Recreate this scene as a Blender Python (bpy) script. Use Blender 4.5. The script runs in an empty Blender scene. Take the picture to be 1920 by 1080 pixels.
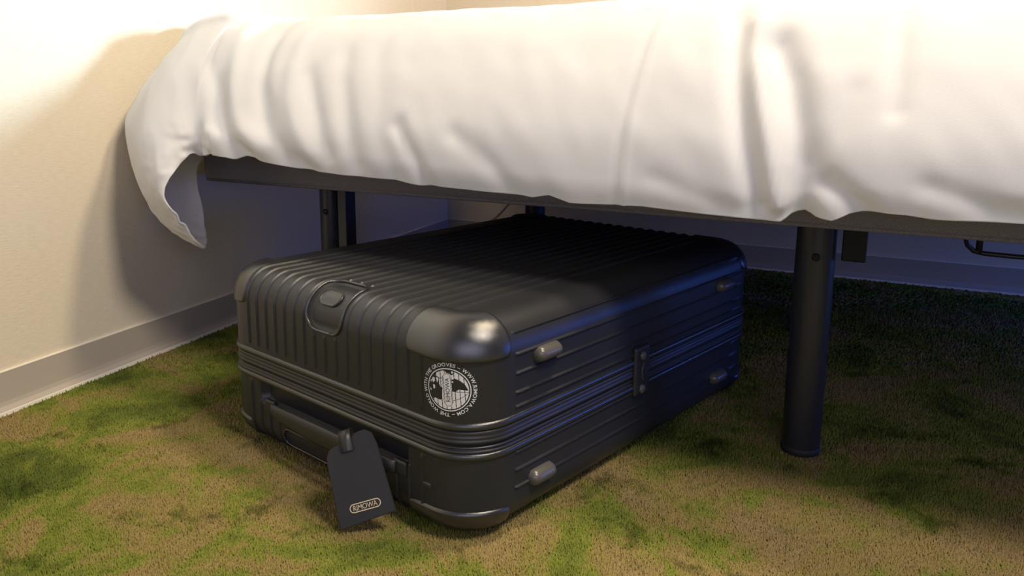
import bpy, bmesh, math, random
import numpy as np
from mathutils import Vector, Matrix, noise

scene = bpy.context.scene
COL = scene.collection
random.seed(4)
rng = np.random.default_rng(4)

# ------------------------------------------------------------------ camera, world, lights, exposure
cam_d = bpy.data.cameras.new('camera')
cam = bpy.data.objects.new('camera', cam_d)
COL.objects.link(cam)
cam.location = (0, 0, 0.52)
cam.rotation_euler = (math.radians(90 - 10.65), 0, 0)
cam_d.sensor_width = 36
cam_d.lens = 1500 / 1920 * 36
cam_d.shift_x = 60 / 1920
cam_d.shift_y = -90 / 1920
cam_d.clip_start = 0.01
scene.camera = cam

world = bpy.data.worlds.new('world')
scene.world = world
world.use_nodes = True
bg = world.node_tree.nodes['Background']
bg.inputs[0].default_value = (0.10, 0.20, 0.60, 1)
bg.inputs[1].default_value = 0.10

def area(name, loc, target, size, power, color, shape='DISK', size_y=None):
    d = bpy.data.lights.new(name, 'AREA')
    d.shape = shape
    d.size = size
    if size_y:
        d.size_y = size_y
    d.energy = power
    d.color = color
    o = bpy.data.objects.new(name, d)
    COL.objects.link(o)
    o.location = loc
    o.rotation_euler = (Vector(target) - Vector(loc)).to_track_quat('-Z', 'Y').to_euler()
    return o

area('ceiling_lamp', (0.80, 1.15, 2.35), (0.0, 1.1, 0), 0.34, 36, (1.0, 0.83, 0.56))
area('front_fill', (1.0, -0.05, 2.35), (0.1, 1.3, 0.4), 0.6, 50, (1.0, 0.88, 0.74))  # added warm fill from the camera side, stands in for room bounce
side = area('bedside_lamp', (1.72, 1.50, 1.12), (-0.72, 1.38, 0.72), 0.30, 8, (0.50, 0.74, 1.0))
side.data.spread = math.radians(60)
area('low_front_fill', (0.2, -1.5, 1.1), (0.3, 1.5, 0.4), 2.2, 21, (0.80, 0.78, 1.0), 'RECTANGLE', 1.4)  # wide lavender fill added behind the camera, not a known window
area('blue_fill', (2.25, 1.15, 0.5), (0.5, 1.2, 0.1), 0.9, 26, (0.03, 0.15, 1.0), 'RECTANGLE', 0.7)  # added blue light past the bed's end, tints the under-bed shade

scene.view_settings.view_transform = 'Standard'
scene.view_settings.look = 'None'
scene.view_settings.exposure = 0.0
scene.view_settings.gamma = 1.0
scene.view_settings.use_curve_mapping = False

# ------------------------------------------------------------------ helpers
def mat(name, color=(0.5, 0.5, 0.5), rough=0.6, metallic=0.0, spec=0.5, build=None):
    m = bpy.data.materials.new(name)
    m.use_nodes = True
    nt = m.node_tree
    b = nt.nodes['Principled BSDF']
    b.inputs['Base Color'].default_value = (*color, 1)
    b.inputs['Roughness'].default_value = rough
    b.inputs['Metallic'].default_value = metallic
    b.inputs['Specular IOR Level'].default_value = spec
    if build:
        build(nt, b)
    return m

def node(nt, kind, **kw):
    n = nt.nodes.new(kind)
    for k, v in kw.items():
        if k in n.inputs:
            n.inputs[k].default_value = v
        else:
            setattr(n, k, v)
    return n

def ramp(nt, fac, stops):
    r = nt.nodes.new('ShaderNodeValToRGB')
    els = r.color_ramp.elements
    while len(els) < len(stops):
        els.new(0.5)
    for e, (p, c) in zip(els, stops):
        e.position = p
        e.color = (*c, 1)
    nt.links.new(fac, r.inputs[0])
    return r.outputs[0]

def obj_coord(nt, scale=(1, 1, 1)):
    tc = nt.nodes.new('ShaderNodeTexCoord')
    mp = nt.nodes.new('ShaderNodeMapping')
    mp.inputs['Scale'].default_value = scale
    nt.links.new(tc.outputs['Object'], mp.inputs['Vector'])
    return mp.outputs[0]

def bump(nt, b, height, dist, strength=1.0):
    bp = nt.nodes.new('ShaderNodeBump')
    bp.inputs['Distance'].default_value = dist
    bp.inputs['Strength'].default_value = strength
    nt.links.new(height, bp.inputs['Height'])
    nt.links.new(bp.outputs[0], b.inputs['Normal'])

def mesh_obj(name, verts, faces, m, parent=None, smooth=True, kind=None):
    me = bpy.data.meshes.new(name)
    me.from_pydata([tuple(v) for v in verts], [], faces)
    me.update()
    if smooth:
        me.polygons.foreach_set('use_smooth', [True] * len(me.polygons))
    me.materials.append(m)
    o = bpy.data.objects.new(name, me)
    COL.objects.link(o)
    if parent:
        o.parent = parent
    if kind:
        o['kind'] = kind
    return o

def bm_obj(name, bm, m, parent=None, smooth=False, kind=None):
    me = bpy.data.meshes.new(name)
    bmesh.ops.recalc_face_normals(bm, faces=bm.faces)
    bm.to_mesh(me)
    bm.free()
    if smooth:
        me.polygons.foreach_set('use_smooth', [True] * len(me.polygons))
    me.materials.append(m)
    o = bpy.data.objects.new(name, me)
    COL.objects.link(o)
    if parent:
        o.parent = parent
    if kind:
        o['kind'] = kind
    return o

def empty(name, loc=(0, 0, 0), rotz=0.0):
    o = bpy.data.objects.new(name, None)
    o.empty_display_size = 0.05
    o.location = loc
    o.rotation_euler = (0, 0, rotz)
    COL.objects.link(o)
    return o

def tag(o, label, cat, group=None):
    o['label'] = label
    o['category'] = cat
    if group:
        o['group'] = group

def box_bm(bm, lo, hi, bevel=0.0, seg=3):
    r = bmesh.ops.create_cube(bm, size=1)
    vs = r['verts']
    for v in vs:
        v.co = Vector([(lo[i] + hi[i]) / 2 + v.co[i] * (hi[i] - lo[i]) for i in range(3)])
    if bevel:
        es = list({e for v in vs for e in v.link_edges})
        bmesh.ops.bevel(bm, geom=es, offset=bevel, segments=seg, affect='EDGES', profile=0.5)
    return bm

def lathe(profile, n=40):
    """profile [(r, z)] -> verts, faces around z"""
    V, F = [], []
    for r, z in profile:
        for i in range(n):
            a = 2 * math.pi * i / n
            V.append((r * math.cos(a), r * math.sin(a), z))
    for k in range(len(profile) - 1):
        for i in range(n):
            j = (i + 1) % n
            F.append((k * n + i, k * n + j, (k + 1) * n + j, (k + 1) * n + i))
    F.append(tuple(reversed(range(n))))
    F.append(tuple((len(profile) - 1) * n + i for i in range(n)))
    return V, F

def tube(points, radius, n=10, cap=True):
    pts = [Vector(p) for p in points]
    V, F = [], []
    prev = None
    for i, p in enumerate(pts):
        t = (pts[min(i + 1, len(pts) - 1)] - pts[max(i - 1, 0)]).normalized()
        if prev is None:
            a = t.orthogonal().normalized()
        else:
            a = (prev - t * prev.dot(t)).normalized()
        prev = a
        b = t.cross(a)
        r = radius[i] if hasattr(radius, '__len__') else radius
        for k in range(n):
            ang = 2 * math.pi * k / n
            V.append(p + (a * math.cos(ang) + b * math.sin(ang)) * r)
    for i in range(len(pts) - 1):
        for k in range(n):
            j = (k + 1) % n
            F.append((i * n + k, i * n + j, (i + 1) * n + j, (i + 1) * n + k))
    if cap:
        F.append(tuple(reversed(range(n))))
        F.append(tuple((len(pts) - 1) * n + i for i in range(n)))
    return V, F

def catmull(P, sub):
    """P: list of np arrays (any shape) -> smooth interpolation"""
    out = []
    n = len(P)
    for i in range(n - 1):
        p0, p1, p2, p3 = P[max(i - 1, 0)], P[i], P[i + 1], P[min(i + 2, n - 1)]
        for k in range(sub):
            t = k / sub
            out.append(0.5 * ((2 * p1) + (p2 - p0) * t + (2 * p0 - 5 * p1 + 4 * p2 - p3) * t * t + (3 * p1 - p0 - 3 * p2 + p3) * t ** 3))
    out.append(P[-1])
    return out

# ------------------------------------------------------------------ materials
def carpet_nodes(nt, b, gain=1.0):
    c = obj_coord(nt)
    n1 = node(nt, 'ShaderNodeTexNoise', Scale=5.5, Detail=7.0, Roughness=0.68, Distortion=0.5)
    n2 = node(nt, 'ShaderNodeTexNoise', Scale=9.0, Detail=8.0, Roughness=0.75, Distortion=0.3)
    n3 = node(nt, 'ShaderNodeTexNoise', Scale=420.0, Detail=2.0, Roughness=0.6)
    mp = nt.nodes.new('ShaderNodeMapping')
    mp.inputs['Location'].default_value = (3.1, 7.7, 0)
    nt.links.new(c, n1.inputs['Vector'])
    nt.links.new(c, mp.inputs['Vector'])
    nt.links.new(mp.outputs[0], n2.inputs['Vector'])
    nt.links.new(c, n3.inputs['Vector'])
    g = gain
    # large woven patches of the carpet design: (x, y, radius, bias towards tan (+) or green (-))
    fac = n1.outputs[0]
    for bx, by, br, bb in [(-0.62, 1.02, 0.14, -0.10), (-0.50, 1.33, 0.16, -0.04), (-0.36, 0.95, 0.13, 0.07), (-0.22, 0.85, 0.10, 0.03), (0.24, 0.88, 0.22, 0.045), (-0.45, 0.84, 0.09, -0.02), (0.62, 1.15, 0.2, -0.03), (0.05, 0.78, 0.10, -0.03)]:
        vd = nt.nodes.new('ShaderNodeVectorMath')
        vd.operation = 'DISTANCE'
        nt.links.new(c, vd.inputs[0])
        vd.inputs[1].default_value = (bx, by, 0)
        mr = nt.nodes.new('ShaderNodeMapRange')
        mr.interpolation_type = 'SMOOTHSTEP'
        mr.inputs['From Min'].default_value = 0.0
        mr.inputs['From Max'].default_value = br * 1.6
        mr.inputs['To Min'].default_value = bb
        mr.inputs['To Max'].default_value = 0.0
        nt.links.new(vd.outputs['Value'], mr.inputs['Value'])
        ad = nt.nodes.new('ShaderNodeMath')
        nt.links.new(fac, ad.inputs[0])
        nt.links.new(mr.outputs[0], ad.inputs[1])
        fac = ad.outputs[0]
    base = ramp(nt, fac, [(0.36, (0.085 * g, 0.105 * g, 0.022 * g)), (0.47, (0.165 * g, 0.190 * g, 0.034 * g)), (0.53, (0.235 * g, 0.185 * g, 0.065 * g)), (0.62, (0.25 * g, 0.185 * g, 0.085 * g))])
    dk = ramp(nt, n2.outputs[0], [(0.36, (0.42, 0.50, 0.40)), (0.45, (1, 1, 1))])
    m1 = nt.nodes.new('ShaderNodeMixRGB')
    m1.blend_type = 'MULTIPLY'
    m1.inputs[0].default_value = 1
    nt.links.new(base, m1.inputs[1])
    nt.links.new(dk, m1.inputs[2])
    spk = ramp(nt, n3.outputs[0], [(0.32, (0.45, 0.45, 0.40)), (0.55, (1, 1, 1)), (0.72, (1.0, 1.0, 0.8))])
    m2 = nt.nodes.new('ShaderNodeMixRGB')
    m2.blend_type = 'MULTIPLY'
    m2.inputs[0].default_value = 0.8
    nt.links.new(m1.outputs[0], m2.inputs[1])
    nt.links.new(spk, m2.inputs[2])
    nt.links.new(m2.outputs[0], b.inputs['Base Color'])

M = {}
M['carpet'] = mat('carpet', rough=0.95, spec=0.1, build=lambda nt, b: carpet_nodes(nt, b, 1.2))

def wallpaper(nt, b):
    c = obj_coord(nt, (60, 60, 700))
    n = node(nt, 'ShaderNodeTexNoise', Scale=1.0, Detail=4.0, Roughness=0.6)
    nt.links.new(c, n.inputs['Vector'])
    c2 = obj_coord(nt, (500, 500, 90))
    n2 = node(nt, 'ShaderNodeTexNoise', Scale=1.0, Detail=2.0)
    nt.links.new(c2, n2.inputs['Vector'])
    mx = node(nt, 'ShaderNodeMath', operation='ADD')
    nt.links.new(n.outputs[0], mx.inputs[0])
    nt.links.new(n2.outputs[0], mx.inputs[1])
    col = ramp(nt, n.outputs[0], [(0.3, (0.66, 0.585, 0.455)), (0.7, (0.75, 0.67, 0.53))])
    nt.links.new(col, b.inputs['Base Color'])
    bump(nt, b, mx.outputs[0], 0.0006, 0.7)
M['wallpaper'] = mat('wallpaper', rough=0.85, spec=0.2, build=wallpaper)
M['vinyl'] = mat('baseboard_vinyl', (0.43, 0.38, 0.32), 0.55, spec=0.4)
M['vinyl_edge'] = mat('baseboard_cut_edge', (0.85, 0.80, 0.70), 0.5)

def cloth(nt, b):
    c = obj_coord(nt, (900, 900, 900))
    n = node(nt, 'ShaderNodeTexNoise', Scale=1.0, Detail=2.0)
    nt.links.new(c, n.inputs['Vector'])
    bump(nt, b, n.outputs[0], 0.0003, 0.4)
    tr = nt.nodes.new('ShaderNodeBsdfTranslucent')
    tr.inputs[0].default_value = (0.80, 0.74, 0.66, 1)
    mx = nt.nodes.new('ShaderNodeMixShader')
    mx.inputs[0].default_value = 0.28
    nt.links.new(b.outputs[0], mx.inputs[1])
    nt.links.new(tr.outputs[0], mx.inputs[2])
    nt.links.new(mx.outputs[0], nt.nodes['Material Output'].inputs[0])
M['sheet'] = mat('white_cotton', (0.84, 0.85, 0.86), 0.8, spec=0.25, build=cloth)

def darkfab(nt, b):
    c = obj_coord(nt, (1, 1, 1))
    n = node(nt, 'ShaderNodeTexNoise', Scale=900.0, Detail=2.0)
    nt.links.new(c, n.inputs['Vector'])
    col = ramp(nt, n.outputs[0], [(0.3, (0.12, 0.112, 0.125)), (0.7, (0.25, 0.235, 0.26))])
    nt.links.new(col, b.inputs['Base Color'])
    bump(nt, b, n.outputs[0], 0.0008, 0.8)
M['fabric'] = mat('charcoal_fabric', rough=0.95, spec=0.15, build=darkfab)
M['leg'] = mat('black_painted_steel', (0.030, 0.030, 0.036), 0.32, 0.3)
M['bolt'] = mat('black_bolt', (0.008, 0.008, 0.009), 0.4, 0.6)
M['rubber'] = mat('rubber', (0.012, 0.012, 0.013), 0.7)

def shellmat(nt, b):
    c = obj_coord(nt, (1, 1, 1))
    n = node(nt, 'ShaderNodeTexNoise', Scale=2200.0, Detail=1.0)
    nt.links.new(c, n.inputs['Vector'])
    bump(nt, b, n.outputs[0], 0.00025, 0.5)
M['shell'] = mat('matte_black_polycarbonate', (0.022, 0.0225, 0.025), 0.33, spec=0.45, build=shellmat)
M['guard'] = mat('satin_black_polycarbonate', (0.022, 0.0225, 0.025), 0.22, spec=1.0, build=shellmat)
M['trim'] = mat('black_trim', (0.026, 0.025, 0.025), 0.42)
M['zip'] = mat('zipper_tape', (0.014, 0.014, 0.015), 0.8)
M['foot'] = mat('grey_foot_plastic', (0.085, 0.08, 0.07), 0.3)
M['badge'] = mat('badge', (0.04, 0.04, 0.042), 0.35)
M['leather'] = mat('black_tag_leather', (0.013, 0.0125, 0.015), 0.6, build=shellmat)
M['print'] = mat('sticker_print', (0.72, 0.72, 0.70), 0.5)
M['gold'] = mat('pale_gold_print', (0.62, 0.52, 0.34), 0.45)
M['cord'] = mat('grey_cord', (0.55, 0.53, 0.50), 0.6)

# ------------------------------------------------------------------ setting: floor, walls, baseboards
bm = bmesh.new()
box_bm(bm, (-1.3, -1.6, -0.06), (3.2, 3.4, -0.004))
floor = bm_obj('floor', bm, M['carpet'], kind='structure')

A = np.array([-0.787, 1.237]); DW = np.array([0.3891, 0.9212]); NW = np.array([0.9212, -0.3891])   # left wall
C0 = np.array([-0.115, 2.828]); DB = np.array([0.881, -0.473]); NB = np.array([-0.473, -0.881])    # back wall
Ln_left = float((C0 - A) @ DW)

def wall(name, p0, d, n, length, seams, start):
    """wall slab with wallpaper strips meeting in thin recessed seams; local x along the wall, local -y into the room"""
    ang = math.atan2(d[1], d[0])
    w = empty_mesh = None
    bm = bmesh.new()
    box_bm(bm, (start, 0.0006, -0.05), (length, 0.12, 2.6))
    w = bm_obj(name, bm, M['vinyl'], kind='structure')
    w.location = (p0[0], p0[1], 0)
    w.rotation_euler = (0, 0, ang)
    edges = [start] + seams + [length]
    for a, b in zip(edges[:-1], edges[1:]):
        bm = bmesh.new()
        box_bm(bm, (a + 0.0004, 0.0, 0.0), (b - 0.0004, 0.0012, 2.6))
        bm_obj('wallpaper_strip', bm, M['wallpaper'], w)
    return w
# local +y must point out of the room: left wall dir runs away from camera, its left-hand normal points out
wall('wall_left', A, DW, NW, Ln_left + 0.05, [0.59, 1.5], -2.6)
wall_back = wall('wall_back', C0, DB, NB, 3.2, [0.92, 1.84], -0.05)

def baseboard(name, p0, d, start, end):
    ang = math.atan2(d[1], d[0])
    prof = [(0.0, 0.066), (-0.0030, 0.066), (-0.0036, 0.0645), (-0.0036, 0.016), (-0.0050, 0.009), (-0.0085, 0.004), (-0.014, 0.0018), (-0.014, -0.003), (0, -0.003)]
    n = len(prof)
    V = [(start, y, z) for y, z in prof] + [(end, y, z) for y, z in prof]
    F = [(i, (i + 1) % n, n + (i + 1) % n, n + i) for i in range(n)]
    F += [tuple(reversed(range(n))), tuple(range(n, 2 * n))]
    o = mesh_obj(name, V, F, M['vinyl'], smooth=False, kind='structure')
    bm = bmesh.new(); bm.from_mesh(o.data); bmesh.ops.recalc_face_normals(bm, faces=bm.faces); bm.to_mesh(o.data); bm.free()
    o.location = (p0[0], p0[1], 0)
    o.rotation_euler = (0, 0, ang)
    bm = bmesh.new()
    box_bm(bm, (start, -0.0042, 0.0655), (end, 0.0, 0.0672))
    box_bm(bm, (start, -0.0165, -0.003), (end, -0.0135, 0.0030))
    bm_obj('edge_bead', bm, M['vinyl_edge'], o)
    return o
baseboard('baseboard_left', A, DW, -2.6, Ln_left)
baseboard('baseboard_back', C0, DB, 0.0, 3.2)

# carpet pile: tufts as real geometry
def make_pile():
    pts = []
    zones = [(-0.85, 0.80, 0.70, 1.05, 0.0026), (-0.85, 1.1, 1.05, 1.45, 0.0032), (-0.75, 1.5, 1.45, 1.9, 0.0050), (-0.6, 2.0, 1.9, 2.75, 0.009)]
    for x0, x1, y0, y1, s in zones:
        gx, gy = np.meshgrid(np.arange(x0, x1, s), np.arange(y0, y1, s))
        p = np.stack([gx.ravel(), gy.ravel()], 1) + rng.uniform(-0.5, 0.5, (gx.size, 2)) * s
        pts.append(np.c_[p, np.full(len(p), s)])
    p = np.concatenate(pts)
    wl = (p[:, :2] - A) @ NW
    wb = (p[:, :2] - C0) @ NB
    vis = np.abs(p[:, 0] - 0.04 * p[:, 1]) < 0.72 * p[:, 1] + 0.05
    p = p[(wl > 0.016) & (wb > 0.016) & vis]
    n = len(p)
    s = p[:, 2]
    r = s * rng.uniform(0.5, 0.8, n)
    h = 0.0035 + rng.uniform(0, 0.0035, n)
    a = rng.uniform(0, 2 * np.pi, n)
    lean = rng.normal(0, 0.5, (n, 2)) * s[:, None]
    V = np.zeros((n, 4, 3))
    for k in range(3):
        V[:, k, 0] = p[:, 0] + r * np.cos(a + k * 2.0944)
        V[:, k, 1] = p[:, 1] + r * np.sin(a + k * 2.0944)
        V[:, k, 2] = -0.0045
    V[:, 3, 0] = p[:, 0] + lean[:, 0]
    V[:, 3, 1] = p[:, 1] + lean[:, 1]
    V[:, 3, 2] = -0.0045 + h
    base = (np.arange(n) * 4)[:, None]
    F = np.concatenate([base + np.array([0, 1, 3]), base + np.array([1, 2, 3]), base + np.array([2, 0, 3])], 1).reshape(-1)
    me = bpy.data.meshes.new('carpet_pile')
    me.vertices.add(n * 4)
    me.vertices.foreach_set('co', V.ravel())
    me.loops.add(len(F))
    me.loops.foreach_set('vertex_index', F.astype(np.int32))
    nf = len(F) // 3
    me.polygons.add(nf)
    me.polygons.foreach_set('loop_start', np.arange(nf, dtype=np.int32) * 3)
    me.update(calc_edges=True)
    me.polygons.foreach_set('use_smooth', [True] * nf)
    me.materials.append(M['carpet'])
    o = bpy.data.objects.new('carpet_pile', me)
    COL.objects.link(o)
    o.parent = floor
    o['kind'] = 'stuff'
    print('tufts', n)
make_pile()

# ------------------------------------------------------------------ bed
BL = np.array([-0.56, 1.61]); BU = np.array([0.8711, -0.4911]); BV = np.array([0.4911, 0.8711])
BED_ANG = math.atan2(BU[1], BU[0])
bed = empty('bed', (BL[0], BL[1], 0), BED_ANG)        # local x along the long side, local +y into the bed
tag(bed, 'bed with charcoal fabric base raised on black round steel legs', 'bed')
def to_bed(x, y):
    q = np.array([x, y]) - BL
    return float(q @ BU), float(q @ BV)

bm = bmesh.new()
box_bm(bm, (0.0, 0.0, 0.34), (2.28, 1.272, 0.455), 0.012, 4)
bm_obj('bed_base', bm, M['fabric'], bed, True)
bm = bmesh.new()
box_bm(bm, (0.008, 0.012, 0.455), (2.27, 1.26, 0.61), 0.035, 5)
bm_obj('mattress', bm, M['sheet'], bed, True)
# rolled piping along the lower edge of the base
V, F = tube([(0.01, 0.0045, 0.3425), (0.7, 0.0045, 0.3425), (2.27, 0.0045, 0.3425)], 0.0032, 8)
mesh_obj('piping', V, F, M['fabric'], bed)

def leg(px, py, r, z_top=0.341, lean=(0, 0)):
    x, y = to_bed(px, py)
    V, F = lathe([(r * 0.98, 0.006), (r, 0.010), (r, z_top - 0.004), (r, z_top)], 48)
    V = [(vx + lean[0] * (z_top - vz), vy + lean[1] * (z_top - vz), vz) for vx, vy, vz in V]
    o = mesh_obj('leg', V, F, M['leg'], bed)
    o.location = (x, y, 0)
    for p in o.data.polygons:
        if len(p.vertices) > 4:
            p.use_smooth = False
    # foot cap
    V, F = lathe([(r * 0.94, 0.0), (r * 1.03, 0.001), (r * 1.03, 0.009), (r * 0.98, 0.0105)], 48)
    c = mesh_obj('foot_cap', V, F, M['rubber'], o)
    # bolt facing the room
    V, F = lathe([(0.0055, 0), (0.0055, 0.0025), (0.0042, 0.0034)], 20)
    bt = mesh_obj('bolt', V, F, M['bolt'], o, smooth=False)
    bt.rotation_euler = (math.radians(90), 0, 0)
    bt.location = (0.004, -r + 0.0012, z_top - 0.047)
    return o
def bracket(px, py, w, d, z0, ang=0.0, mm=None):
    x, y = to_bed(px, py)
    bm = bmesh.new()
    box_bm(bm, (-w / 2, -d / 2, z0), (w / 2, d / 2, 0.341), 0.0015, 2)
    o = bm_obj('bracket', bm, mm or M['leg'], bed)
    o.location = (x, y, 0)
    o.rotation_euler = (0, 0, ang)
    return o
leg(0.470, 1.098, 0.0262)
bracket(0.5145, 1.078, 0.031, 0.006, 0.287, mm=M['bolt'])
leg(-0.285, 1.508, 0.0195)
bracket(-0.252, 1.497, 0.020, 0.030, 0.20)
leg(0.700, 1.66, 0.024)
leg(0.145, 2.085, 0.026)
leg(1.22, 0.68, 0.0262)
leg(1.56, 1.29, 0.0262)
bracket(0.105, 2.09, 0.03, 0.008, 0.26)
# under-bed rail handle at right
rodp = [(0.700, 1.140, 0.342), (0.705, 1.142, 0.310), (0.711, 1.145, 0.297), (0.722, 1.146, 0.288), (0.737, 1.145, 0.2845), (0.767, 1.130, 0.2835), (0.86, 1.080, 0.2835), (0.98, 1.015, 0.2835)]
V, F = tube([(*to_bed(x, y), z) for x, y, z in rodp], 0.0036, 10)
rail = mesh_obj('hook_rail', V, F, M['leg'], bed)
x, y = to_bed(0.729, 1.146)
V, F = tube([(x, y, 0.285), (x, y, 0.341)], 0.0045, 10)
mesh_obj('rail_post', V, F, M['leg'], rail)
# thin cord hanging from the base down towards the back wall
cp = [np.array(p) for p in [(0.105, 1.98, 0.345), (0.086, 1.99, 0.255), (0.07, 2.07, 0.22), (0.04, 2.18, 0.17), (0.0, 2.33, 0.125), (-0.05, 2.5, 0.07), (-0.06, 2.6, 0.01)]]
V, F = tube(catmull(cp, 8), 0.0028, 8)
cord = mesh_obj('cord', V, F, M['cord'])
tag(cord, 'thin pale cord hanging under the bed behind the suitcase by the back wall', 'cord')

# ------------------------------------------------------------------ duvet
def w2b(p):
    u, v = to_bed(p[0], p[1])
    return (u, v, p[2])
HEM = [(0.14, 0.403), (0.22, 0.407), (0.257, 0.404), (0.276, 0.401), (0.295, 0.406), (0.319, 0.403), (0.411, 0.392), (0.498, 0.388), (0.599, 0.385), (0.646, 0.379), (0.674, 0.38), (0.763, 0.377), (0.821, 0.374), (0.845, 0.379), (0.876, 0.371), (0.972, 0.373), (1.074, 0.368), (1.118, 0.366), (1.136, 0.364), (1.146, 0.372), (1.157, 0.377), (1.171, 0.373), (1.189, 0.372), (1.205, 0.380), (1.233, 0.384), (1.259, 0.384), (1.286, 0.381), (1.321, 0.382), (1.369, 0.382), (1.6, 0.38), (2.2, 0.38)]
hx = np.array([h[0] for h in HEM]); hz = np.array([h[1] for h in HEM])
def hem(u):
    return float(np.interp(u, hx, hz))
def column(u):
    z = hem(u)
    return [(u, -0.176, z + 0.006), (u, -0.181, z + 0.038), (u, -0.166, 0.475), (u, -0.118, 0.555), (u, -0.045, 0.622), (u, 0.07, 0.652), (u, 0.4, 0.664), (u, 1.272, 0.655)]
CORNER = dict(
 K=[(0.30, 2.72, 0.40)] ,
)
corner_cols = []
def ccol(pts, inner):
    corner_cols.append([w2b(p) for p in pts] + list(inner))
# left side column at the far end and midway, beside the wall
for v in (1.25, 0.6, 0.22):
    corner_cols.append([(-0.004, v, 0.385), (-0.010, v, 0.41), (-0.022, v, 0.47), (-0.014, v, 0.55), (0.015, v, 0.61), (0.05, v, 0.632), (0.07, v + (1.272 - v) * 0.2, 0.636), (0.08, 1.272, 0.636)])
ccol([(-0.561, 1.615, 0.381), (-0.568, 1.61, 0.396), (-0.577, 1.615, 0.433), (-0.565, 1.63, 0.507), (-0.545, 1.66, 0.596), (-0.520, 1.72, 0.650)], [(0.08, 0.35, 0.640), (0.09, 1.14, 0.64)])
ccol([(-0.535, 1.53, 0.285), (-0.573, 1.53, 0.306), (-0.622, 1.52, 0.432), (-0.607, 1.56, 0.513), (-0.582, 1.60, 0.599), (-0.545, 1.66, 0.655)], [(0.085, 0.36, 0.642), (0.095, 1.15, 0.64)])
ccol([(-0.508, 1.45, 0.231), (-0.587, 1.45, 0.289), (-0.642, 1.465, 0.437), (-0.634, 1.50, 0.505), (-0.578, 1.56, 0.600), (-0.525, 1.62, 0.648)], [(0.09, 0.37, 0.644), (0.10, 1.255, 0.64)])
ccol([(-0.520, 1.375, 0.290), (-0.581, 1.385, 0.340), (-0.617, 1.42, 0.426), (-0.605, 1.47, 0.520), (-0.552, 1.535, 0.612), (-0.505, 1.60, 0.655)], [(0.10, 0.38, 0.646), (0.11, 1.26, 0.640)])
ccol([(-0.532, 1.335, 0.349), (-0.549, 1.35, 0.392), (-0.577, 1.385, 0.455), (-0.555, 1.435, 0.545), (-0.515, 1.51, 0.626), (-0.480, 1.58, 0.658)], [(0.12, 0.39, 0.648), (0.13, 1.265, 0.640)])
ccol([(-0.501, 1.375, 0.408), (-0.511, 1.365, 0.436), (-0.524, 1.375, 0.478), (-0.518, 1.42, 0.556), (-0.480, 1.49, 0.632), (-0.450, 1.56, 0.660)], [(0.14, 0.40, 0.650), (0.15, 1.272, 0.640)])
ccol([(-0.481, 1.385, 0.407), (-0.481, 1.375, 0.433), (-0.485, 1.385, 0.482), (-0.476, 1.41, 0.562), (-0.450, 1.475, 0.632), (-0.420, 1.545, 0.660)], [(0.17, 0.40, 0.650), (0.18, 1.272, 0.640)])
straight_u = [0.225, 0.33] + [0.45 + 0.12 * i for i in range(17)]
nc0 = len(corner_cols)
allc = [np.array(c) for c in corner_cols] + [np.array(column(u)) for u in straight_u]
SUBC, SUBR = 20, 14
dense = catmull(allc, SUBC)                    # list of arrays (8,3)
grid = []
for c in dense:
    rows = catmull([c[k] for k in range(len(c))], SUBR)
    grid.append(np.array(rows))
G = np.array(grid)                             # (ncol, nrow, 3)
NCOL, NROW = G.shape[:2]
# sharpen the hem line where the duvet runs straight
rowarc = np.concatenate([[0], np.cumsum(np.linalg.norm(np.diff(G[nc0 * SUBC], axis=0), axis=1))])
for i in range(nc0 * SUBC, NCOL):
    dz = hem(G[i, 0, 0]) + 0.005 - G[i, 0, 2]
    G[i, :, 2] += dz * np.clip(1 - rowarc / 0.06, 0, 1) ** 1.5
# normals by finite differences
du = np.gradient(G, axis=0); dv = np.gradient(G, axis=1)
Nn = np.cross(du, dv)
Nn /= np.maximum(np.linalg.norm(Nn, axis=2, keepdims=True), 1e-9)
mid = Nn[nc0 * SUBC + 60, 2 * SUBR]
if mid[1] > 0:
    Nn = -Nn
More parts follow.
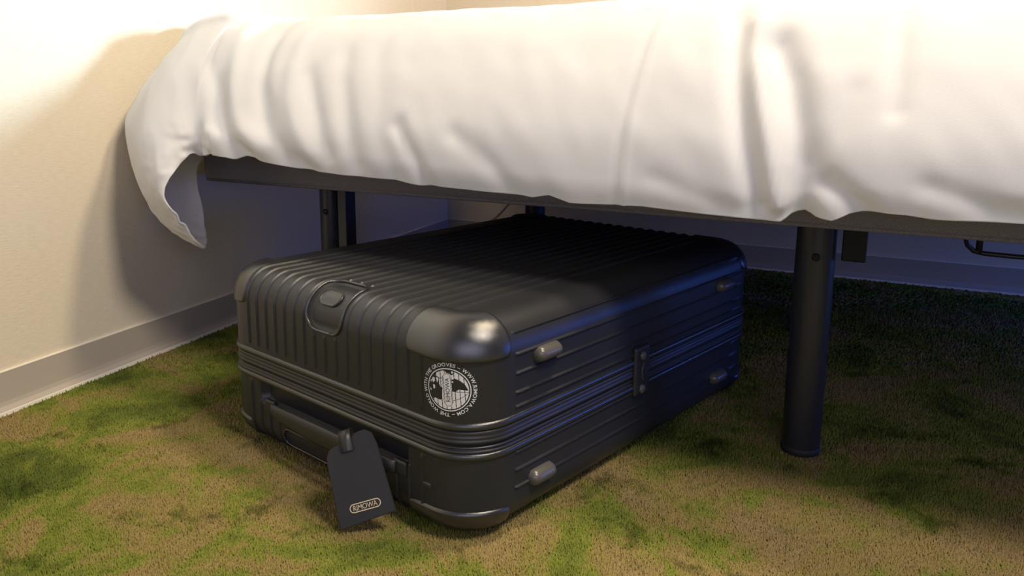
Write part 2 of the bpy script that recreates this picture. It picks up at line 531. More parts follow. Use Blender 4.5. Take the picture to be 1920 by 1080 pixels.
# fold lines in (u, z): points, amplitude, width
FOLDS = [
 ([(0.150, 0.600), (0.184, 0.560), (0.215, 0.500), (0.270, 0.440), (0.31, 0.41)], -0.012, 0.022),
 ([(0.200, 0.620), (0.235, 0.545), (0.262, 0.480), (0.33, 0.425)], 0.007, 0.018),
 ([(0.273, 0.612), (0.300, 0.535), (0.335, 0.476), (0.394, 0.417), (0.437, 0.398)], -0.008, 0.018),
 ([(0.350, 0.600), (0.370, 0.520), (0.405, 0.470), (0.45, 0.41)], 0.004, 0.015),
 ([(0.40, 0.545), (0.441, 0.486), (0.481, 0.421)], -0.0055, 0.015),
 ([(0.455, 0.575), (0.494, 0.500), (0.532, 0.415)], -0.0045, 0.017),
 ([(0.52, 0.58), (0.56, 0.50), (0.60, 0.40)], -0.003, 0.018),
 ([(0.60, 0.47), (0.64, 0.42), (0.66, 0.38)], -0.006, 0.012),
 ([(0.70, 0.46), (0.76, 0.42), (0.80, 0.38)], -0.004, 0.014),
 ([(0.946, 0.610), (0.941, 0.525), (0.937, 0.439), (0.938, 0.377)], -0.0016, 0.005),
 ([(0.956, 0.610), (0.951, 0.525), (0.948, 0.439), (0.948, 0.377)], 0.0022, 0.005),
 ([(1.050, 0.610), (1.070, 0.519), (1.088, 0.458), (1.110, 0.390)], -0.011, 0.013),
 ([(1.080, 0.600), (1.100, 0.510), (1.118, 0.450), (1.130, 0.390)], 0.008, 0.010),
 ([(1.105, 0.575), (1.125, 0.540), (1.140, 0.490), (1.150, 0.440), (1.152, 0.373)], -0.019, 0.020),
 ([(0.987, 0.414), (1.06, 0.389), (1.120, 0.374)], -0.0035, 0.014),
 ([(1.197, 0.519), (1.184, 0.478), (1.164, 0.442)], -0.003, 0.014),
 ([(1.18, 0.42), (1.215, 0.395), (1.225, 0.375)], -0.010, 0.014),
 ([(1.235, 0.60), (1.24, 0.50)], -0.005, 0.012),
 ([(1.28, 0.42), (1.34, 0.40), (1.42, 0.39)], -0.006, 0.014),
 ([(1.55, 0.60), (1.58, 0.50), (1.60, 0.38)], -0.015, 0.02),
]
def seg_dist(U, Z, pts):
    best = np.full(U.shape, 1e9)
    for (a, b), (c, d) in zip(pts[:-1], pts[1:]):
        vx, vz = c - a, d - b
        t = np.clip(((U - a) * vx + (Z - b) * vz) / (vx * vx + vz * vz), 0, 1)
        best = np.minimum(best, np.hypot(U - a - t * vx, Z - b - t * vz))
    return best
U = G[:, :, 0]; Z = G[:, :, 2]
front = (np.arange(NROW) < 5.0 * SUBR)[None, :] & (np.arange(NCOL) >= (nc0 - 1) * SUBC)[:, None]
disp = np.zeros(U.shape)
for pts, amp, wd in FOLDS:
    d = seg_dist(U, Z, pts)
    disp += amp * np.exp(-(d / wd) ** 2) * front
# soft irregular wrinkles everywhere
for i in range(NCOL):
    for j in range(NROW):
        p = G[i, j]
        q = Vector((p[0] * 7 + p[2] * 5, p[1] * 9, p[2] * 5 + 3.3))
        w = 0.0022 * noise.noise(q * 1.3) + 0.0013 * noise.noise(Vector((p[0] * 30 + p[2] * 18, p[1] * 30, p[2] * 9)))
        if i < nc0 * SUBC and j < 2 * SUBR:
            k = 1 - j / (2 * SUBR)
            w += 0.0050 * k * noise.noise(Vector((p[0] * 60, p[1] * 60, p[2] * 70)))
        disp[i, j] += w
disp[:5 * SUBC] = np.minimum(disp[:5 * SUBC], 0.0)
G = G + Nn * disp[:, :, None]
V = G.reshape(-1, 3)
F = [(i * NROW + j, (i + 1) * NROW + j, (i + 1) * NROW + j + 1, i * NROW + j + 1) for i in range(NCOL - 1) for j in range(NROW - 1)]
duvet = mesh_obj('duvet', V, F, M['sheet'])
duvet.location = bed.location
duvet.rotation_euler = bed.rotation_euler
bm = bmesh.new(); bm.from_mesh(duvet.data)
bm.normal_update()
bm.faces.ensure_lookup_table()
f = bm.faces[(nc0 * SUBC + 60) * (NROW - 1) + 2 * SUBR]
if f.normal.y > 0:
    bmesh.ops.reverse_faces(bm, faces=bm.faces)
bm.to_mesh(duvet.data); bm.free()
sol = duvet.modifiers.new('thick', 'SOLIDIFY')
sol.thickness = 0.0045
sol.offset = -1
tag(duvet, 'rumpled white cotton duvet hanging over the bed edge with one corner drooping', 'duvet')
# stitched hem seam near the dangling corner
# ------------------------------------------------------------------ suitcase
WD, LN = 0.525, 0.73
NC = np.array([-0.01, 0.825]); LDIR = np.array([0.681, 0.732]); WDIR = np.array([-0.736, 0.677])
SO = NC + WD * WDIR
case = empty('suitcase', (SO[0], SO[1], 0), math.atan2(-WDIR[1], -WDIR[0]))
tag(case, 'large black grooved hard-shell suitcase lying flat on the carpet under the bed', 'suitcase')

def smooth(a, b, x):
    t = max(0.0, min(1.0, (x - a) / (b - a)))
    return t * t * (3 - 2 * t)

class Shell:
    """rounded tray: plan W x L with corner radius Rv, height h with edge radius Rt, opening at z=0 side"""
    def __init__(s, h, Rv, Rt):
        s.h, s.Rv, s.Rt = h, Rv, Rt
        s.q1 = h - Rt
        s.q2 = s.q1 + Rt * math.pi / 2
    def prof(s, q):
        """q along the profile from the seam -> inset d, z, elevation angle"""
        if q <= s.q1:
            return 0.0, q, 0.0
        if q <= s.q2:
            a = (q - s.q1) / s.Rt
            return s.Rt * (1 - math.cos(a)), s.q1 + s.Rt * math.sin(a), a
        return s.Rt + (q - s.q2), s.h, math.pi / 2
    def plan(s, t):
        """t along the perimeter, 0 at (Rv,0) going along the front to +x, then the side to +y ..."""
        W, L, R = WD, LN, s.Rv
        seg = [W - 2 * R, R * math.pi / 2, L - 2 * R, R * math.pi / 2, W - 2 * R, R * math.pi / 2, L - 2 * R, R * math.pi / 2]
        tot = sum(seg)
        t = t % tot
        for k, l in enumerate(seg):
            if t <= l:
                break
            t -= l
        f = t / l
        cs = [(W - R, R), (W - R, L - R), (R, L - R), (R, R)]
        if k == 0: return (R + t, R), (0, -1)
        if k == 2: return (W - R, R + t), (1, 0)
        if k == 4: return (W - R - t, L - R), (0, 1)
        if k == 6: return (R, L - R - t), (-1, 0)
        c = cs[(k - 1) // 2]
        a = math.radians(-90 + 90 * ((k - 1) // 2) + 90 * f)
        return c, (math.cos(a), math.sin(a))
    def point(s, t, q, off=0.0):
        (bx, by), (nx, ny) = s.plan(t)
        d, z, a = s.prof(q)
        r = s.Rv - d + off * math.cos(a)
        return Vector((bx + nx * r, by + ny * r, z + off * math.sin(a)))

GX = [WD / 2 + 0.0229 * k for k in range(-8, 9)]
def groove(x, centers, dep=0.0022):
    for c in centers:
        e = abs(x - c)
        if e < 0.0024:
            return dep * (1 if e < 0.0007 else (0.0024 - e) / 0.0017)
    return 0.0
def lines(lo, hi, centers, step, dense=()):
    s = {round(lo, 5), round(hi, 5)}
    for c in centers:
        for e in (-0.0024, -0.0007, 0.0007, 0.0024):
            if lo < c + e < hi:
                s.add(round(c + e, 5))
    for a, b, st in dense:
        v = a
        while v <= b:
            if lo < v < hi: s.add(round(v, 5))
            v += st
    base = sorted(s)
    out = [base[0]]
    for a, b in zip(base[:-1], base[1:]):
        n = max(1, math.ceil((b - a) / step))
        out += [a + (b - a) * (k + 1) / n for k in range(n)]
    res = [out[0]]
    for v in out[1:]:
        if v - res[-1] > 0.0003: res.append(v)
    res[-1] = hi
    return res

def make_shell(name, sh, flip, z0, side_lines, pocket, face_front):
    """pocket(x, q) -> (weight suppressing grooves, extra depth) on the front face"""
    R, Rt, h = sh.Rv, sh.Rt, sh.h
    xs = lines(R, WD - R, GX, 0.006, [(WD / 2 - 0.075, WD / 2 + 0.075, 0.0022)])
    ys = lines(R, LN - R, [], 0.02, [(R, 0.085, 0.0025)])
    qs = lines(0.0, sh.q1, side_lines, 0.006, [(sh.q1 - 0.07, sh.q1, 0.0028)])
    na = 14
    arcq = {sh.q1 + (sh.q2 - sh.q1) * k / na for k in range(1, na + 1)}
    for c in side_lines:
        for e in (-0.0024, -0.0007, 0.0007, 0.0024):
            if sh.q1 + 0.0004 < c + e < sh.q2: arcq.add(c + e)
    qs += sorted(arcq)
    nt = max(2, math.ceil((R - Rt) / 0.003))
    qs += [sh.q2 + (R - Rt) * k / nt for k in range(1, nt + 1)]
    # perimeter nodes: (base, normal, kind, coordinate)
    P = []
    for x in xs: P.append(((x, R), (0, -1), 'f', x))
    def corner(c, a0):
        for k in range(1, 12):
            a = math.radians(a0 + 90 * k / 12)
            P.append((c, (math.cos(a), math.sin(a)), 'c', 0))
    corner((WD - R, R), -90)
    for y in ys: P.append(((WD - R, y), (1, 0), 's', y))
    corner((WD - R, LN - R), 0)
    for x in reversed(xs): P.append(((x, LN - R), (0, 1), 'b', x))
    corner((R, LN - R), 90)
    for y in reversed(ys): P.append(((R, y), (-1, 0), 's', y))
    corner((R, R), 180)
    n = len(P)
    V, F = [], []
    zig = []
    for q in qs:
        d, z, a = sh.prof(q)
        for (bx, by), (nx, ny), kind, c in P:
            off = 0.0
            if kind in 'fb':
                g = groove(c, GX)
                if q < 0.012: g = 0
                elif q < 0.016: g *= (q - 0.012) / 0.004
                if kind == 'f':
                    w, ex = pocket(c, q)
                    off = g * (1 - w) + ex
                else:
                    off = g
            elif kind == 's' and R + 0.012 < c < LN - R - 0.012:
                if q < sh.q1 + Rt * 0.8:
                    off = groove(q, side_lines)
            r = R - d + off * math.cos(a)
            V.append((bx + nx * r, by + ny * r, z + off * math.sin(a)))
    for k in range(len(qs) - 1):
        for i in range(n):
            j = (i + 1) % n
            F.append((k * n + i, k * n + j, (k + 1) * n + j, (k + 1) * n + i))
    base = len(V)
    qtop = qs[-1]
    for y in ys:
        for x in xs:
            g = groove(x, GX)
            w, ex = pocket(x, qtop + (y - R))
            V.append((x, y, h + g * (1 - w) + ex))
    nx_ = len(xs)
    for j in range(len(ys) - 1):
        for i in range(nx_ - 1):
            F.append((base + j * nx_ + i, base + j * nx_ + i + 1, base + (j + 1) * nx_ + i + 1, base + (j + 1) * nx_ + i))
    if flip:
        V = [(x, y, z0 - z) for x, y, z in V]
        F = [tuple(reversed(f)) for f in F]
    else:
        V = [(x, y, z0 + z) for x, y, z in V]
    o = mesh_obj(name, V, F, M['shell'], case)
    bm = bmesh.new(); bm.from_mesh(o.data)
    bmesh.ops.remove_doubles(bm, verts=bm.verts, dist=0.00012)
    bm.to_mesh(o.data); bm.free()
    me = o.data
    me.polygons.foreach_set('use_smooth', [True] * len(me.polygons))
    try:
        me.set_sharp_from_angle(angle=math.radians(34))
    except Exception:
        pass
    return o

def rbox(x, q, x0, x1, q0, q1, r):
    """signed distance to a rounded rectangle, negative inside"""
    cx, cq = (x0 + x1) / 2, (q0 + q1) / 2
    dx = abs(x - cx) - ((x1 - x0) / 2 - r)
    dq = abs(q - cq) - ((q1 - q0) / 2 - r)
    return math.hypot(max(dx, 0), max(dq, 0)) + min(max(dx, dq), 0) - r

ZL, ZB = 0.142, 0.110                      # lower edge of the lid shell, upper edge of the base shell
RV = 0.066
lid = Shell(0.263 - ZL, RV, 0.042)
base = Shell(ZB - 0.002, RV, 0.036)
XC = WD / 2
LQ0, LQ1 = lid.q1 - 0.012, lid.q2 + 0.014
def lid_pocket(x, q):
    s = rbox(x, q, XC - 0.037, XC + 0.036, LQ0, LQ1, 0.022)
    w = 1.0 if s < 0.006 else 0.0
    ex = -0.0035 * smooth(0.0005, -0.006, s) if s < 0 else 0.0
    s2 = rbox(x, q, XC - 0.024, XC + 0.024, (LQ0 + LQ1) / 2 - 0.016, (LQ0 + LQ1) / 2 + 0.012, 0.010)
    return w, ex
def base_pocket(x, q):
    s = rbox(x, q, XC - 0.162, XC + 0.160, -0.02, 0.046, 0.018)
    w = 1.0 if s < 0.002 else 0.0
    ex = -0.012 * smooth(0.0, -0.008, s) if s < 0 else 0.0
    s2 = rbox(x, q, XC - 0.105, XC + 0.105, 0.066, 0.094, 0.014)
    if s2 < 0.003:
        w = 1.0
        ex += -0.003 * smooth(0.0, -0.004, s2)
    return w, ex
make_shell('lid_shell', lid, False, ZL, [z - ZL for z in (0.2457, 0.2203, 0.1968, 0.1732, 0.156)], lid_pocket, True)
make_shell('base_shell', base, True, ZB + 0.002, [0.013, 0.0355, 0.058], base_pocket, True)
LZ = lambda p: Vector((p[0], p[1], p[2] + ZL))
BZ = lambda p: Vector((p[0], p[1], ZB + 0.002 - p[2]))

# seam: beads and zipper bands swept round the plan outline
def ring(name, prof, m, parent=case):
    n = len(prof)
    sh = lid
    per = []
    R = RV
    ts = []
    seg = [WD - 2 * R, R * math.pi / 2, LN - 2 * R, R * math.pi / 2] * 2
    t = 0
    for k, l in enumerate(seg):
        c = 12 if k % 2 else 2
        ts += [t + l * i / c for i in range(c)]
        t += l
    V, F = [], []
    for t in ts:
        (bx, by), (nx, ny) = sh.plan(t)
        for o, z in prof:
            V.append((bx + nx * (R + o), by + ny * (R + o), z))
    N_ = len(ts)
    for i in range(N_):
        j = (i + 1) % N_
        for k in range(n):
            l = (k + 1) % n
            F.append((i * n + k, j * n + k, j * n + l, i * n + l))
    return mesh_obj(name, V, F, m, parent)
def bead(z0, z1, out, inn=-0.006):
    zc, hh = (z0 + z1) / 2, (z1 - z0) / 2
    pr = [(inn, z0)]
    for k in range(9):
        a = -math.pi / 2 + math.pi * k / 8
        pr.append((out * max(0.0, math.cos(a)) - 0.0005, zc + hh * math.sin(a)))
    pr.append((inn, z1))
    return pr
ring('lid_rim', bead(0.1385, 0.1480, 0.0038), M['guard'])
ring('seam_band', [(-0.006, 0.1108), (0.0010, 0.1108), (0.0014, 0.1125), (0.0014, 0.1140), (-0.0008, 0.1146), (-0.0008, 0.1172), (0.0018, 0.1178), (0.0018, 0.1186), (-0.0034, 0.1192), (-0.0034, 0.1226), (0.0022, 0.1232), (0.0022, 0.1268), (0.0004, 0.1276), (0.0016, 0.1290), (0.0016, 0.1310), (-0.0002, 0.1320), (0.0012, 0.1340), (0.0012, 0.1375), (-0.006, 0.1388)], M['trim'])
ring('zipper_tape', [(-0.006, 0.1190), (-0.0022, 0.1190), (-0.0022, 0.1228), (-0.006, 0.1228)], M['zip'])
ring('base_rim', bead(0.1020, 0.1110, 0.0038), M['guard'])

# corner guards: raised patches that wrap each corner of both shells
def guard(sh, zf, tc, half, q0, q1, lift, m, name='corner_guard'):
    n = 34
    V, F = [], []
    qc, qh = (q0 + q1) / 2, (q1 - q0) / 2
    for i in range(n + 1):
        for j in range(n + 1):
            a, b = -1 + 2 * i / n, -1 + 2 * j / n
            # pull the square towards a rounded rectangle
            k = 0.16
            aa = a * math.sqrt(1 - k * 2 * b * b * b * b / 2)
            bb = b * math.sqrt(1 - k * 2 * a * a * a * a / 2)
            edge = max(abs(a), abs(b))
            off = lift * (1 - max(0.0, (edge - 0.93) / 0.07) ** 2) - 0.0004
            V.append(zf(sh.point(tc + aa * half, qc + bb * qh, off)))
    for i in range(n):
        for j in range(n):
            F.append((i * (n + 1) + j, (i + 1) * (n + 1) + j, (i + 1) * (n + 1) + j + 1, i * (n + 1) + j + 1))
    o = mesh_obj(name, V, F, m, case)
    bm = bmesh.new(); bm.from_mesh(o.data)
    bmesh.ops.recalc_face_normals(bm, faces=bm.faces)
    c = sum((v.co for v in bm.verts), Vector()) / len(bm.verts)
    f = max(bm.faces, key=lambda f: f.calc_area())
    if f.normal.dot(f.calc_center_median() - Vector((WD / 2, LN / 2, 0.13))) < 0:
        bmesh.ops.reverse_faces(bm, faces=bm.faces)
    bm.to_mesh(o.data); bm.free()
    return o
arc = RV * math.pi / 2
fr, sd = WD - 2 * RV, LN - 2 * RV
tcs = [fr + arc / 2, fr + arc + sd + arc / 2, 2 * fr + 2 * arc + sd + arc / 2, -arc / 2]
for i, t in enumerate(tcs):
    sh_, hf = ((-0.018, 0.076), (0.018, 0.076), (-0.004, 0.060), (0.004, 0.060))[i]
    guard(lid, LZ, t + sh_, hf, lid.q1 - (0.002 if i < 2 else 0.010), lid.q2 + 0.010, 0.0036, M['guard'])
    guard(base, BZ, t + sh_, hf, base.q1 + 0.002, base.q2 + 0.014, 0.0036, M['guard'])

# raised rim of the lid pocket and of the base pockets
def rim(sh, zf, x0, x1, q0, q1, r, rad, name='pocket_rim', part=(0, 1), lift=0.0006):
    pts = []
    N_ = 96
    cs = [(x1 - r, q0 + r, -90), (x1 - r, q1 - r, 0), (x0 + r, q1 - r, 90), (x0 + r, q0 + r, 180)]
    loop = []
    for cx, cq, a0 in cs:
        for k in range(11):
            a = math.radians(a0 + 9 * k)
            loop.append((cx + r * math.cos(a), cq + r * math.sin(a)))
    loop.append(loop[0])
    fine = []
    for (a, b), (c, d) in zip(loop[:-1], loop[1:]):
        n = max(1, int(math.hypot(c - a, d - b) / 0.004))
        fine += [(a + (c - a) * k / n, b + (d - b) * k / n) for k in range(n)]
    fine.append(loop[-1])
    i0, i1 = int(part[0] * (len(fine) - 1)), int(part[1] * (len(fine) - 1))
    for x, q in fine[i0:i1 + 1]:
        pts.append(zf(sh.point(x - RV, q, lift)))
    V, F = tube(pts, rad, 8)
    return mesh_obj(name, V, F, M['guard'], case)
rim(lid, LZ, XC - 0.038, XC + 0.037, LQ0, LQ1, 0.022, 0.0021)
rim(base, BZ, XC - 0.105, XC + 0.105, 0.066, 0.094, 0.014, 0.0016)
# oval badge plate in the lid pocket
def patch(sh, zf, x0, x1, q0, q1, r, off, m, name, n=20, parent=case):
    V, F = [], []
    cx, cq = (x0 + x1) / 2, (q0 + q1) / 2
    prof = [(1.0, -0.0004), (1.0, off * 0.7), (0.93, off), (0.6, off), (0.0, off)]
    K = 48
    for sc, o in prof:
        for k in range(K):
            a = 2 * math.pi * k / K
            ca, sa = math.cos(a), math.sin(a)
            hx_, hq_ = (x1 - x0) / 2, (q1 - q0) / 2
            px = (hx_ - r) * (1 if ca > 0 else -1) + r * ca
            pq = (hq_ - r) * (1 if sa > 0 else -1) + r * sa
            V.append(zf(sh.point(cx + px * sc - RV, cq + pq * sc, o)))
    for i in range(len(prof) - 1):
        for k in range(K):
            j = (k + 1) % K
            F.append((i * K + k, i * K + j, (i + 1) * K + j, (i + 1) * K + k))
    return mesh_obj(name, V, F, m, parent)
qb = (LQ0 + LQ1) / 2 + 0.004
bp_ = patch(lid, LZ, XC - 0.024, XC + 0.016, qb - 0.013, qb + 0.011, 0.0115, -0.0016, M['badge'], 'badge_plate')
r0 = rim(lid, LZ, XC - 0.024, XC + 0.016, qb - 0.013, qb + 0.011, 0.0115, 0.0011, 'badge_ring', lift=-0.0020)

# side handle on the front of the base, bridging its pocket
def side_handle():
    root = bmesh.new()
    xs = np.linspace(0.134, 0.402, 40)
    V, F = [], []
    sec = [(-0.0052, -0.004), (-0.0052, 0.004), (-0.003, 0.0085), (0.002, 0.0095), (0.005, 0.007), (0.006, 0.0), (0.005, -0.0085), (0.001, -0.0125), (-0.0035, -0.011)]
    for x in xs:
        t = (x - xs[0]) / (xs[-1] - xs[0])
        out = -0.010 * math.sin(math.pi * min(1, max(0, t))) ** 0.5 - 0.002
        zc = 0.0685 + 0.002 * math.cos((t - 0.5) * 2)
        wz = 0.75 + 0.55 * math.sin(math.pi * t) ** 0.7
        for o, z in sec:
            V.append((x, out - o * 0.8, zc + z * wz))
    n = len(sec)
    for i in range(len(xs) - 1):
        for k in range(n):
            l = (k + 1) % n
            F.append((i * n + k, i * n + l, (i + 1) * n + l, (i + 1) * n + k))
    F.append(tuple(range(n))); F.append(tuple(reversed([(len(xs) - 1) * n + k for k in range(n)])))
    o = mesh_obj('side_handle', V, F, M['trim'], case)
    bm = bmesh.new(); bm.from_mesh(o.data); bmesh.ops.recalc_face_normals(bm, faces=bm.faces); bm.to_mesh(o.data); bm.free()
    for x in (0.128, 0.408):
        bm = bmesh.new()
        box_bm(bm, (x - 0.012, -0.0035, 0.060), (x + 0.012, 0.004, 0.079), 0.003, 3)
        bm_obj('handle_mount', bm, M['shell'], o)
side_handle()

# feet on the right side (and mirrored on the left)
def foot(x, y, z, sgn):
    L_ = 0.046
    V, F = [], []
    prof = [(0.0012, -L_ / 2), (0.006, -L_ / 2 + 0.0012), (0.0095, -L_ / 2 + 0.005), (0.0102, -L_ / 2 + 0.010), (0.0102, L_ / 2 - 0.010), (0.0095, L_ / 2 - 0.005), (0.006, L_ / 2 - 0.0012), (0.0012, L_ / 2)]
    V, F = lathe(prof, 24)
    V = [(x + a * 1.25, y + c, z + b * 1.0) for a, b, c in V]
    o = mesh_obj('side_foot', V, F, M['foot'], case)
    return o
for sgn, x in ((1, WD), (-1, 0.0)):
    for y, z in ((0.132, 0.211), (0.124, 0.056), (0.600, 0.208), (0.592, 0.054)):
        foot(x, y, z, sgn)
# clasp locks on the right side
for y in (0.345,):
    bm = bmesh.new()
    box_bm(bm, (WD - 0.001, y - 0.016, 0.094), (WD + 0.0065, y + 0.022, 0.166), 0.004, 3)
    lk = bm_obj('lock', bm, M['trim'], case)
    for z in (0.153, 0.104):
        V, F = lathe([(0.0068, 0), (0.0068, 0.003), (0.0045, 0.005), (0.001, 0.0054)], 20)
        b_ = mesh_obj('lock_button', [(WD + 0.006 + c, y + a, z + b) for a, b, c in V], F, M['foot'], lk)
    V, F = tube([(WD + 0.0068, y + 0.004, 0.143), (WD + 0.0072, y - 0.001, 0.130), (WD + 0.0072, y + 0.002, 0.118), (WD + 0.0068, y + 0.008, 0.113)], 0.0009, 6)
    mesh_obj('lock_pull', V, F, M['foot'], lk)
# small moulded catch low on the near corner
bm = bmesh.new()
box_bm(bm, (0.448, -0.0022, 0.060), (0.462, 0.002, 0.066), 0.0014, 2)
bm_obj('catch', bm, M['guard'], case)

# ------------------------------------------------------------------ lettering
def text_mesh(s, size, bold=0.0, spacing=1.0):
    cu = bpy.data.curves.new('t', 'FONT')
    cu.body = s
    cu.size = size
    cu.offset = bold
    cu.space_character = spacing
    cu.resolution_u = 3
    o = bpy.data.objects.new('t', cu)
    COL.objects.link(o)
    dg = bpy.context.evaluated_depsgraph_get()
    dg.update()
    me = bpy.data.meshes.new_from_object(o.evaluated_get(dg))
    V = [tuple(v.co) for v in me.vertices]
    F = [tuple(p.vertices) for p in me.polygons]
    bpy.data.objects.remove(o); bpy.data.curves.remove(cu); bpy.data.meshes.remove(me)
    return V, F

# round sticker, flat artwork laid on the curved near corner of the lid; units mm in sticker space (x right, y up)
MM = 0.001
art_V, art_F = [], []
def add_art(V, F):
    b = len(art_V)
    art_V.extend(V)
    art_F.extend([tuple(b + i for i in f) for f in F])
RING = 18.6
def annulus(r0, r1, n=96):
    V = [(r * math.cos(2 * math.pi * k / n), r * math.sin(2 * math.pi * k / n)) for r in (r0, r1) for k in range(n)]
    F = [(k, (k + 1) % n, n + (k + 1) % n, n + k) for k in range(n)]
    add_art(V, F)
annulus(RING - 0.45, RING + 0.45)
# circular text
phrase = 'THE WORLD WITH THE GROOVES \u2013 WWW.RIMOWA.COM \u2013 '
glyph, adv = [], []
SZ = 4.5
for ch in phrase:
    if ch == ' ':
        glyph.append(None); adv.append(1.55)
        continue
    V, F = text_mesh(ch, SZ, 0.02 if ch == 'M' else 0.09)
    x0 = min(v[0] for v in V); x1 = max(v[0] for v in V)
    glyph.append(([(v[0] - (x0 + x1) / 2, v[1]) for v in V], F)); adv.append(x1 - x0 + 0.62)
tot = sum(adv)
pos = 0.0
start = math.radians(-86)
for g, a in zip(glyph, adv):
    if g:
        th = start - (pos + a / 2) / tot * 2 * math.pi          # clockwise
        out = []
        for x, y in g[0]:
            r = RING + 2.0 + y
            out.append((r * math.cos(th) + x * math.sin(th), r * math.sin(th) - x * math.cos(th)))
        # glyph x runs clockwise (tangent), y outwards
        add_art(out, g[1])
    pos += a
# globe, rasterised into small cells
def inpoly(x, y, P):
    c = False
    j = len(P) - 1
    for i in range(len(P)):
        if (P[i][1] > y) != (P[j][1] > y) and x < (P[j][0] - P[i][0]) * (y - P[i][1]) / (P[j][1] - P[i][1]) + P[i][0]:
            c = not c
        j = i
    return c
def px(P):      # traced in a 1080 px view of the artwork, centre (455, 550), ring radius about 315
    return [((x - 455) / 315 * RING, -(y - 550) / 315 * RING) for x, y in P]
LAND = [px([(150, 330), (262, 250), (268, 372), (322, 380), (322, 480), (345, 520), (372, 525), (368, 700), (340, 718), (262, 700), (215, 720), (150, 600)]),
        px([(498, 470), (500, 395), (560, 372), (640, 410), (690, 455), (740, 545), (610, 530), (560, 565), (498, 568)]),
        px([(395, 262), (500, 262), (505, 300), (560, 285), (500, 330), (470, 300), (430, 300), (420, 280)])]
ISL = [px([(215, 400), (250, 395), (255, 450), (225, 480), (205, 440)]), px([(272, 392), (312, 390), (312, 425), (290, 470), (280, 430)]), px([(220, 505), (255, 510), (255, 560), (230, 572)]),
       px([(180, 430), (200, 440), (190, 480), (178, 470)]), px([(170, 560), (195, 580), (190, 610), (178, 600)]), px([(505, 415), (530, 410), (530, 435), (505, 440)])]
cell = 0.23
tilt = math.radians(-4)
hm = {}
nn = int(RING / cell) + 1
bx0, bx1, by = -3.55, 3.25, 15.1
def globe(x, y):
    r = math.hypot(x, y)
    if r > RING - 1.5: return False
    xr = x * math.cos(tilt) - y * math.sin(tilt)
    yr = x * math.sin(tilt) + y * math.cos(tilt)
    # badge (stadium) in the middle
    cx = xr - 0.3 + 0.6
    sy = max(abs(yr) - 11.3, 0)
    ds = math.hypot(cx, sy)
    if ds < 3.55:
        return ds < 2.75 or ds > 3.15
    if ds < 3.95 and abs(yr) < 12:
        return False
    for P in ISL:
        if inpoly(x, y, P): return True
    for P in LAND:
        if inpoly(x, y, P): return False
    if abs(((xr + 1.95) % 3.9) - 1.95) > 1.95 - 0.30: return False
    if abs(y - 10.2 + 0.02 * x * x) < 0.25 and x < -2: return False
    if abs(y + 9.6 - 0.028 * max(x, 0) ** 2) < 0.25 and x > 2: return False
    if abs(y + 0.9 + 0.02 * x) < 0.25 and x > 2: return False
    return True
for i in range(-nn, nn):
    for j in range(-nn, nn):
        if globe((i + .5) * cell, (j + .5) * cell):
            add_art([(i * cell, j * cell), ((i + 1) * cell, j * cell), ((i + 1) * cell, (j + 1) * cell), (i * cell, (j + 1) * cell)], [(0, 1, 2, 3)])
st_t = fr + 0.0265          # perimeter position of the sticker centre
st_q = 0.187 - ZL
STS = 1.34
V = [LZ(lid.point(st_t + x * MM * STS * 1.06, st_q + y * MM * STS, 0.00035)) for x, y in art_V]
stk = mesh_obj('sticker', V, art_F, M['print'], case, smooth=False)
stk['label'] = 'round white globe sticker with lettering around it'
# dark name running up the badge of the globe
V0, F0 = text_mesh('RIMOWA', 4.6, 0.0, 1.0)
x0 = min(v[0] for v in V0); x1 = max(v[0] for v in V0)
sc_ = 21.0 / (x1 - x0)
dk = []
for x, y, z in V0:
    a = (x - (x0 + x1) / 2) * sc_
    b = (y - 1.62) * 1.12
    gx, gy = -b - 0.3, a
    c_, s_ = math.cos(-tilt), math.sin(-tilt)
    dk.append((gx * c_ - gy * s_, gx * s_ + gy * c_))
V = [LZ(lid.point(st_t + x * MM * STS * 1.06, st_q + y * MM * STS, 0.0006)) for x, y in dk]
mesh_obj('sticker_lettering', V, F0, M['trim'], stk, smooth=False)

# ------------------------------------------------------------------ luggage tag
Xc = np.array([-WDIR[0], -WDIR[1]]); Yc = LDIR
Bc = np.array([-0.133, 0.874, 0.0135])
top = np.array([-0.178, 0.922, 0.100])
up = top - Bc
xd = np.array([0.94, 0.00, 0.30]); xd /= np.linalg.norm(xd)
up_len = float(np.linalg.norm(up - xd * (up @ xd)))
upn = (up - xd * (up @ xd)); upn /= np.linalg.norm(upn)
nrm = np.cross(xd, upn)
TM = Matrix(((xd[0], upn[0], nrm[0], Bc[0]), (xd[1], upn[1], nrm[1], Bc[1]), (xd[2], upn[2], nrm[2], Bc[2]), (0, 0, 0, 1)))
tagroot = empty('luggage_tag')
tagroot.matrix_world = TM
tag(tagroot, 'black luggage tag with gold lettering hanging from the suitcase handle', 'luggage tag')
TW, TH = 0.070, up_len
out = []
w = TW / 2
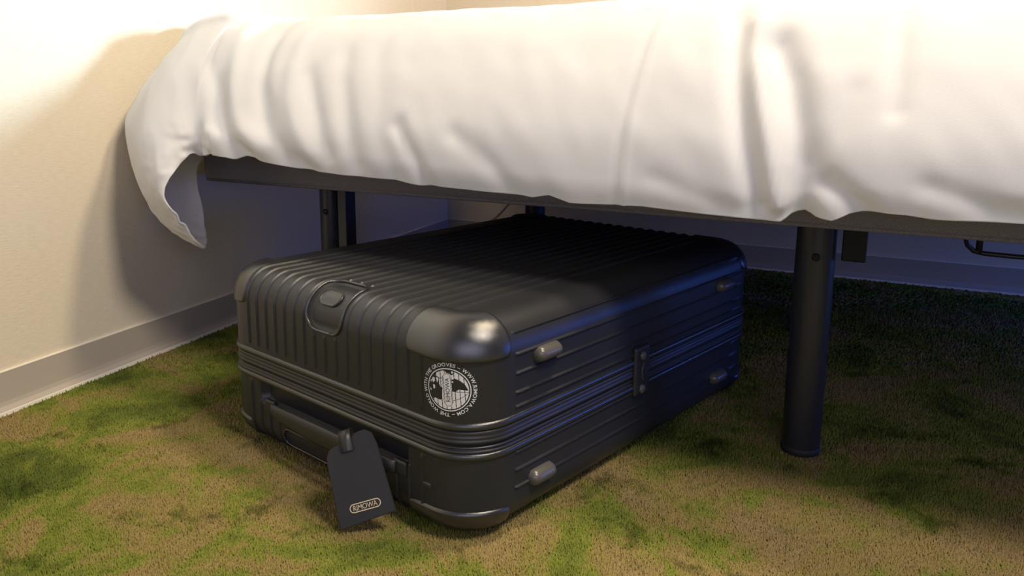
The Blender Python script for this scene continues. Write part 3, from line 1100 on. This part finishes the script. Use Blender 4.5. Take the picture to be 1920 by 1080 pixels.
# outline: square-ish bottom, rounded shoulders with a notch for the strap
pts = [(-w * 0.98, 0.0), (w * 1.04, 0.004), (w * 0.93, TH * 0.80), (w * 0.84, TH * 0.93), (w * 0.60, TH * 0.99), (w * 0.30, TH * 0.985), (w * 0.10, TH * 0.95), (0.0, TH * 0.88),
       (-w * 0.12, TH * 0.845), (-w * 0.30, TH * 0.845), (-w * 0.34, TH * 0.90), (-w * 0.55, TH * 0.90), (-w * 0.78, TH * 0.875), (-w * 0.93, TH * 0.80), (-w * 0.96, TH * 0.70)]
bm = bmesh.new()
vs = [bm.verts.new((x, y, -0.0015)) for x, y in pts]
f = bm.faces.new(vs)
r = bmesh.ops.extrude_face_region(bm, geom=[f])
for v in [g for g in r['geom'] if isinstance(g, bmesh.types.BMVert)]:
    v.co.z += 0.0032
bmesh.ops.bevel(bm, geom=[e for e in bm.edges if abs(e.verts[0].co.z - e.verts[1].co.z) < 1e-6], offset=0.0008, segments=2, affect='EDGES')
bm_obj('tag_body', bm, M['leather'], tagroot)
# strap loop
sx = -w * 0.13
prof = [(0.0030, TH * 0.80), (0.0036, TH * 0.88), (0.0030, TH * 0.97), (-0.001, TH * 1.03), (-0.008, TH * 1.05), (-0.015, TH * 1.02), (-0.019, TH * 0.95), (-0.017, TH * 0.88), (-0.009, TH * 0.84), (-0.0030, TH * 0.82)]
prof = catmull([np.array(p) for p in prof], 5)
V, F = [], []
for z, y in prof:
    V += [(sx - 0.0075, y, z), (sx + 0.0075, y, z)]
F = [(2 * i, 2 * i + 1, 2 * i + 3, 2 * i + 2) for i in range(len(prof) - 1)]
strap = mesh_obj('tag_strap', V, F, M['trim'], tagroot)
sm = strap.modifiers.new('thick', 'SOLIDIFY'); sm.thickness = 0.0014; sm.offset = 0
# gold stadium outline and name
gv, gf = [], []
hw, rr = 0.0195, 0.0052
def stadium(r, n=20):
    P = []
    for k in range(n + 1):
        a = -math.pi / 2 + math.pi * k / n
        P.append((hw - rr + r * math.cos(a), r * math.sin(a)))
    for k in range(n + 1):
        a = math.pi / 2 + math.pi * k / n
        P.append((-(hw - rr) + r * math.cos(a), r * math.sin(a)))
    return P
a_, b_ = stadium(rr - 0.0011), stadium(rr)
n = len(a_)
gv = a_ + b_
gf = [(k, (k + 1) % n, n + (k + 1) % n, n + k) for k in range(n)]
V0, F0 = text_mesh('RIMOWA', 0.0085, 0.0, 0.95)
x0 = min(v[0] for v in V0); x1 = max(v[0] for v in V0); y0 = min(v[1] for v in V0); y1 = max(v[1] for v in V0)
b = len(gv)
gv += [((x - (x0 + x1) / 2) * 0.0300 / (x1 - x0), (y - (y0 + y1) / 2) * 0.0062 / (y1 - y0)) for x, y, z in V0]
gf += [tuple(b + i for i in f) for f in F0]
an = math.radians(-1)
V = [(0.0015 + x * math.cos(an) - y * math.sin(an), 0.0195 + x * math.sin(an) + y * math.cos(an), 0.00195) for x, y in gv]
lg = mesh_obj('tag_lettering', V, gf, M['gold'], tagroot, smooth=False)
lg['label'] = 'gold name in an oval outline'
